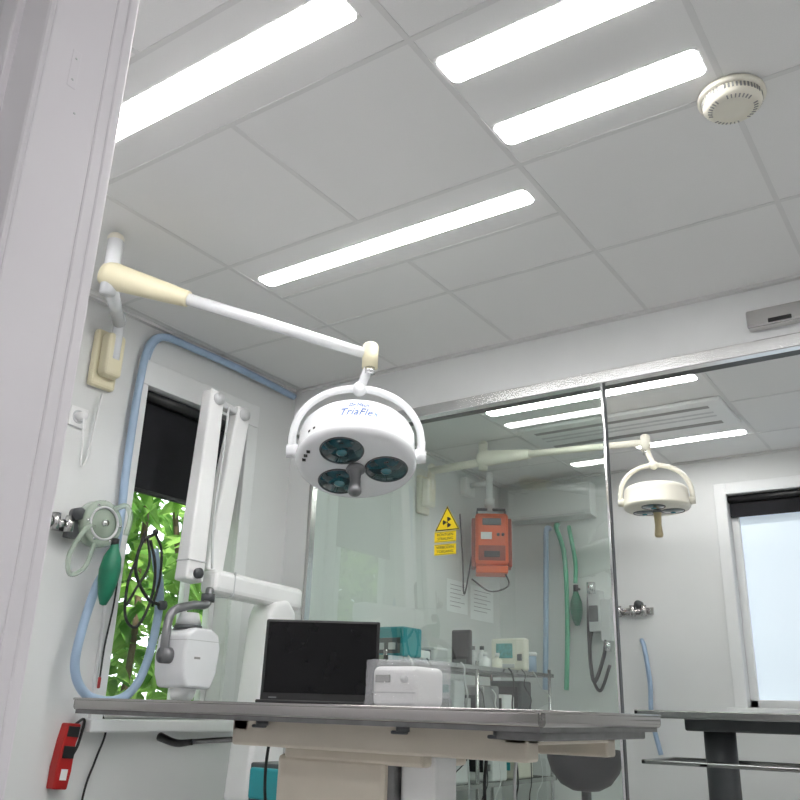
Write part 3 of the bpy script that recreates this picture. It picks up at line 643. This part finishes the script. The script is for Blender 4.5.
t = G().use('steel').box((-1.98, YF - .015, .60), (-1.74, YF + .001, .645), .003); t.cyl((-1.96, YF - .05, .62), (-1.78, YF - .05, .62), .012)
for x in (-1.95, -1.86, -1.79): t.cyl((x, YF - .05, .59), (x, YF - .05, .655), .018)
t.cyl((-1.86, YF - .05, .62), (-1.86, YF, .62), .012); t.done("steel_manifold", p)
G().use('dgrey').cyl((-1.82, YF - .06, .66), (-1.82, YF - .02, .66), .025).done("valve", p)
p = thing("vaporizer", "grey metal anaesthesia vaporizer with tubes on the wall", "vaporizer", (-2.1, YF, .38))
t = G().use('lgrey').box((-2.13, YF - .10, .50), (-2.055, YF + .001, .76), .008); t.box((-2.06, YF - .09, .44), (-1.99, YF + .001, .70), .008); t.done("vaporizer_body", p)
G().use('dgrey').box((-2.125, YF - .104, .56), (-2.065, YF - .098, .66), .004).done("dial_window", p)
G().use('chrome').cyl((-2.095, YF - .12, .73), (-2.095, YF - .12, .80), .028).done("control_dial", p); G().use('chrome').cyl((-2.02, YF - .08, .44), (-2.02, YF - .08, .38), .022).done("drain_cup", p)
t = G().use('rubber').tube([(-2.11, YF - .08, .55), (-2.14, YF - .08, .40), (-2.12, YF - .08, .2), (-2.05, YF - .08, .35), (-2.03, YF - .08, .45)], .012)
t.tube([(-2.145, YF - .05, .74), (-2.15, YF - .06, .5), (-2.14, YF - .06, .25), (-2.09, YF - .06, .15), (-2.02, YF - .06, .30)], .010); t.done("rubber_tube", p)

# steel rack with equipment
p = thing("steel_rack", "stainless steel wire shelving rack", "shelving", (-2.5, 4.2, FL))
for x in (-2.72, -2.32):
    for y in (3.30, 4.15, 5.05): G().use('steel').cyl((x, y, FL), (x, y, .26), .010, seg=12).done("rack_post", p)
for z in (.235, -.03, -.34, -.70):
    t = G().use('steel'); t.box((-2.74, 3.28, z - .02), (-2.30, 3.295, z)); t.box((-2.74, 5.055, z - .02), (-2.30, 5.07, z)); t.box((-2.74, 3.28, z - .02), (-2.725, 5.07, z)); t.box((-2.315, 3.28, z - .02), (-2.30, 5.07, z))
    for k in range(14): x = -2.72 + k * .03; t.cyl((x, 3.285, z - .004), (x, 5.065, z - .004), .003, seg=6)
    t.done("wire_shelf", p)
def device(name, label, cat, a, b, key, parts):
    a, b = V(a), V(b)
    p = thing(name, label, cat, ((a.x + b.x) / 2, (a.y + b.y) / 2, a.z))
    G().use(key).box(a, b, .01).done("device_body", p)
    for (nm, k, y0, y1, z0, z1, d) in parts:
        t = G().use(k); Y0 = a.x + (b.x - a.x) * y0; Y1 = a.x + (b.x - a.x) * y1; Z0 = a.z + (b.z - a.z) * z0; Z1 = a.z + (b.z - a.z) * z1
        t.box((Y0, a.y - d, Z0), (Y1, a.y + .002, Z1), .002); t.done(nm, p)
    return p
zs = .236
device("electrosurgical_unit", "teal electrosurgical unit with dark front panel", "medical device", (-2.58, 3.40, zs), (-2.29, 3.56, zs + .135), 'teal',
       [("front_panel", 'dgrey', .06, .94, .10, .62, .006), ("display", 'lit', .12, .42, .22, .5, .009), ("dial", 'lgrey', .52, .64, .22, .45, .016), ("dial", 'lgrey', .74, .86, .22, .45, .016)])
device("desk_screen", "black upright desk screen beside the devices", "display screen", (-2.50, 4.18, zs), (-2.38, 4.21, zs + .19), 'black', [("display", 'screen', .1, .9, .25, .93, .006), ("control_panel", 'dgrey', .2, .8, .06, .18, .008)])
device("patient_monitor", "cream patient monitor with green screen", "medical monitor", (-2.50, 4.64, zs), (-2.28, 4.70, zs + .18), 'cream2', [("display", 'lit', .16, .64, .38, .84, .006), ("dial", 'grey', .8, .92, .3, .5, .014), ("keypad", 'lgrey', .12, .7, .08, .2, .006)])
device("centrifuge", "grey boxy laboratory device", "laboratory device", (-2.55, 3.78, zs), (-2.36, 3.92, zs + .07), 'lgrey', [("front_panel", 'dgrey', .1, .9, .2, .8, .005)])
device("paper_tray", "white flat tray stacked with papers", "tray", (-2.60, 3.60, zs), (-2.34, 3.72, zs + .045), 'white', [("tray_slot", 'dgrey', .08, .92, .35, .5, .003)])
device("infusion_pump", "grey infusion pump with small display", "medical device", (-2.50, 3.95, -.029), (-2.34, 4.06, .16), 'lgrey', [("display", 'lit', .2, .8, .65, .85, .006), ("keypad", 'dgrey', .2, .8, .2, .5, .005)])
device("power_supply", "white power unit with green display on the shelf", "medical device", (-2.55, 3.45, -.029), (-2.33, 3.62, .12), 'white', [("display", 'dgrey', .12, .6, .5, .88, .006), ("dial", 'grey', .7, .88, .3, .6, .014)])
device("suction_unit", "dark suction device with black panel on the shelf", "medical device", (-2.52, 4.66, -.029), (-2.32, 4.80, .18), 'dgrey', [("front_panel", 'black', .1, .9, .3, .85, .006), ("dial", 'white', .4, .6, .05, .22, .014)])
device("ultrasonic_bath", "small steel ultrasonic bath on the shelf", "laboratory device", (-2.50, 4.22, -.029), (-2.32, 4.40, .14), 'steel', [("front_panel", 'dgrey', .2, .8, .2, .7, .006), ("dial", 'white', .42, .58, .3, .6, .016)])
device("battery_charger", "white battery charger with dark bays on the shelf", "charger", (-2.48, 4.46, -.029), (-2.32, 4.58, .10), 'white', [("charging_bay", 'black', .12, .45, .35, .85, .005), ("charging_bay", 'black', .55, .88, .35, .85, .005)])
for a, b, key, nm, lb, ct, pr in (
    ((-2.54, 3.42, -.338), (-2.32, 3.60, -.20), 'white', "storage_box", "white plastic storage box on the lower shelf", "box", [("box_label", 'blue', .3, .7, .3, .7, .003)]),
    ((-2.56, 3.72, -.338), (-2.32, 3.90, -.16), 'dgrey', "equipment_case", "black equipment case on the lower shelf", "case", [("case_latch", 'steel', .4, .6, .5, .7, .008)]),
    ((-2.54, 3.97, -.338), (-2.34, 4.10, -.19), 'white', "power_pack", "white power pack with dark sockets on the lower shelf", "power unit", [("socket_panel", 'dgrey', .15, .55, .3, .7, .005), ("switch", 'red', .7, .85, .4, .6, .006)]),
    ((-2.52, 4.32, -.338), (-2.32, 4.48, -.17), 'white', "medical_monitor", "white monitor with dark screen on the lower shelf", "medical monitor", [("display", 'screen', .12, .7, .25, .88, .006), ("dial", 'grey', .8, .92, .3, .5, .014)]),
    ((-2.50, 4.62, -.338), (-2.32, 4.80, -.20), 'cream2', "storage_box", "cream lidded storage box on the lower shelf", "box", [("box_label", 'teal', .3, .7, .3, .6, .003)]),
    ((-2.54, 3.50, -.698), (-2.33, 3.80, -.48), 'lgrey', "storage_box", "large grey storage box on the bottom shelf", "box", [("box_label", 'white', .3, .7, .3, .7, .003)]),
    ((-2.54, 4.25, -.698), (-2.33, 4.55, -.45), 'white', "storage_box", "large white storage box on the bottom shelf", "box", [("box_label", 'ink', .3, .7, .3, .7, .003)])):
    device(nm, lb, ct, a, b, key, pr)
for k, (y, x, key, hh) in enumerate(((4.28, -2.42, 'lgrey', .09), (4.35, -2.38, 'white', .06), (4.42, -2.44, 'white', .10), (4.53, -2.40, 'cream2', .07), (4.79, -2.36, 'lgrey', .11), (4.86, -2.42, 'white', .08))):
    p = thing("bottle", "small pale plastic dispenser bottle on the steel shelving", "bottle", (x, y, zs), group="bottles on the shelving")
    rr = .020 + .006 * (k % 2)
    G().use(key).lathe([(0, 0), (rr, 0), (rr + .002, .005), (rr + .002, hh * .75), (.010, hh * .9), (.010, hh), (0, hh)], (x, y, zs), seg=24).done("bottle_body", p)
    G().use(('dgrey', 'white')[k % 2]).lathe([(0, hh), (.013, hh), (.013, hh + .02), (0, hh + .02)], (x, y, zs), seg=20).done("bottle_cap", p)
p = thing("storage_jar", "blue lidded plastic jar on the shelf", "jar", (-2.42, 4.97, zs))
G().use('blue').lathe([(0, 0), (.05, 0), (.05, .10), (0, .10)], (-2.42, 4.97, zs)).done("jar_body", p); G().use('white').lathe([(0, .10), (.053, .10), (.053, .122), (0, .122)], (-2.42, 4.97, zs)).done("jar_lid", p)
random.seed(9)
for k in range(9):
    y = 3.44 + k * .165 + random.uniform(-.02, .02); key = ('white', 'rubber', 'rubber', 'lgrey', 'rubber')[k % 5]; r = .0028 + .0018 * (k % 3 == 0)
    a, b, c3 = random.uniform(-.05, .05), random.uniform(-.05, .05), random.uniform(.0, .07)
    zt = random.choice((.24, .20, .12, -.04))
    G().use(key).tube([(-2.288, y, zt), (-2.27, y + .01, zt - .03), (-2.25, y + a, zt - .09), (-2.26 + c3, y + b, zt - .16), (-2.27, y - a, zt - .25), (-2.25, y + .02, -.32), (-2.26, y - b, -.42), (-2.25, y + a * .5, -.6), (-2.28, y + b, FL + .003)], r, seg=8).done("cable", label="thin cable dangling from the shelving", cat="cable")

# second table
p = thing("exam_table", "dark steel operating table in the far room", "table", (-.75, 4.3, FL))
t = G().use('steelm'); t.box((-1.40, 4.0, .012), (-.1, 4.55, .020)); t.box((-1.42, 3.98, .000), (-.08, 4.0, .034), .005); t.box((-1.42, 4.55, .0), (-.08, 4.57, .034), .004); t.box((-1.42, 3.98, .0), (-1.40, 4.57, .034), .004); t.done("table_top", p)
t = G().use('dgrey'); t.box((-1.25, 4.15, -.05), (-.4, 4.4, .013), .01); t.cyl((-1.13, 4.28, -.5), (-1.13, 4.28, -.02), .07); t.cyl((-1.13, 4.28, FL), (-1.13, 4.28, -.2), .045); t.done("table_column", p)
t = G().use('steelm'); t.box((-1.40, 3.98, -.19), (-.1, 4.0, -.172), .004); t.box((-1.40, 4.40, -.19), (-.1, 4.42, -.172), .004); t.box((-1.40, 3.98, -.19), (-1.38, 4.42, -.172), .004); t.box((-1.15, 3.98, -.19), (-1.11, 4.42, -.175), .004); t.done("lower_frame", p)
t = G().use('dgrey'); t.box((-1.35, 4.05, FL), (-.6, 4.5, FL + .07), .02); t.done("table_base", p)
p = thing("stool", "black cushioned stool with rounded underside", "stool", (-1.63, 3.9, FL))
G().use('leather').lathe([(0, -.315), (.06, -.31), (.11, -.285), (.15, -.235), (.168, -.18), (.168, -.155), (.155, -.140), (0, -.130)], (-1.63, 3.9, 0)).done("stool_seat", p)
t = G().use('steeld').cyl((-1.63, 3.9, -.31), (-1.63, 3.9, FL + .06), .022); t.done("stool_post", p)
t = G().use('dgrey')
for k in range(5): a = k * 1.2566; t.tube([(-1.63, 3.9, FL + .08), (-1.63 + .25 * math.cos(a), 3.9 + .25 * math.sin(a), FL + .04)], .015, smooth=False); t.sph((-1.63 + .25 * math.cos(a), 3.9 + .25 * math.sin(a), FL + .025), .025)
t.done("stool_base", p)

# ------------------------------------------------------------------ outside
g = G().use('grass'); g.box((-9, -4, FL - .3), (XL - .18, 9, FL - .1)); g.done("ground", kind="structure")
t = bmesh.new()
for k in range(15000):
    x = -3.45 - random.random() ** .8 * 1.4; y = -1.4 + random.random() * 7.0; z = -.9 + random.random() * 2.6
    if noise.noise(V((x * 1.6, y * 1.8, z * 1.8))) < -.34: continue
    s = .045 + random.random() * .055
    m4 = Matrix.Translation((x, y, z)) @ Matrix.Rotation(random.random() * 6.3, 4, 'Z') @ Matrix.Rotation(random.random() * 2.2 - 1.1, 4, 'X') @ Matrix.Rotation(random.random() * 1.6 - .3, 4, 'Y')
    P = [t.verts.new(m4 @ V(q)) for q in ((-s, 0, 0), (-s * .3, -s * .42, .010), (s * .5, -s * .34, .004), (s * 1.3, 0, -.02), (s * .5, s * .34, .004), (-s * .3, s * .42, .010))]
    t.faces.new(P)
g = G().use('leaf'); g._add(t, False)
g.use('bark')
for k in range(16): y = -.6 + k * .4; g.tube([(-4.2, y, FL - .1), (-4.1 + random.random() * .3, y + .1, 0), (-4.0, y + random.random() * .4, 1.2)], .018, seg=6)
o = g.done("hedge", label="dense bright green leafy hedge outside the window", cat="hedge"); o["kind"] = "stuff"
sl = bpy.data.lights.new("sun", 'SUN'); sl.energy = 8; sl.angle = .03; sl.color = (1, .97, .88)
so = bpy.data.objects.new("sun", sl); COL.objects.link(so); so.location = (3, 0, 8)
so.rotation_euler = V((-.42, .25, -1)).to_track_quat('-Z', 'Y').to_euler()

# ------------------------------------------------------------------ world & camera
w = bpy.data.worlds.new("World"); bpy.context.scene.world = w; w.use_nodes = True
nt = w.node_tree; bg = nt.nodes["Background"]; sk = nt.nodes.new("ShaderNodeTexSky"); sk.sky_type = 'HOSEK_WILKIE'; sk.turbidity = 6
sk.sun_direction = V((.42, -.25, 1)).normalized()
mx = nt.nodes.new("ShaderNodeMixRGB"); mx.inputs[0].default_value = .75; mx.inputs[2].default_value = (.92, .97, 1, 1)
nt.links.new(sk.outputs[0], mx.inputs[1]); nt.links.new(mx.outputs[0], bg.inputs[0]); bg.inputs[1].default_value = 3.2

f, yaw, pit, rol = 852.7, math.radians(34.66), math.radians(20.0), math.radians(1.72)
s_, c_ = math.sin(yaw), math.cos(yaw); st, ct = math.sin(pit), math.cos(pit)
F = V((-s_ * ct, c_ * ct, st)); R0 = V((c_, s_, 0)); U0 = V((s_ * st, -c_ * st, ct))
R = R0 * math.cos(rol) + U0 * math.sin(rol); U = -R0 * math.sin(rol) + U0 * math.cos(rol)
cd = bpy.data.cameras.new("camera"); cd.lens = 36 * f / 800; cd.sensor_width = 36; cd.clip_start = .02; cd.clip_end = 200
co = bpy.data.objects.new("camera", cd); COL.objects.link(co)
mw = Matrix((R, U, -F)).transposed().to_4x4(); mw.translation = (0, 0, E); co.matrix_world = mw
bpy.context.scene.camera = co
bpy.context.scene.view_settings.view_transform = 'Standard'
bpy.context.scene.view_settings.exposure = .40
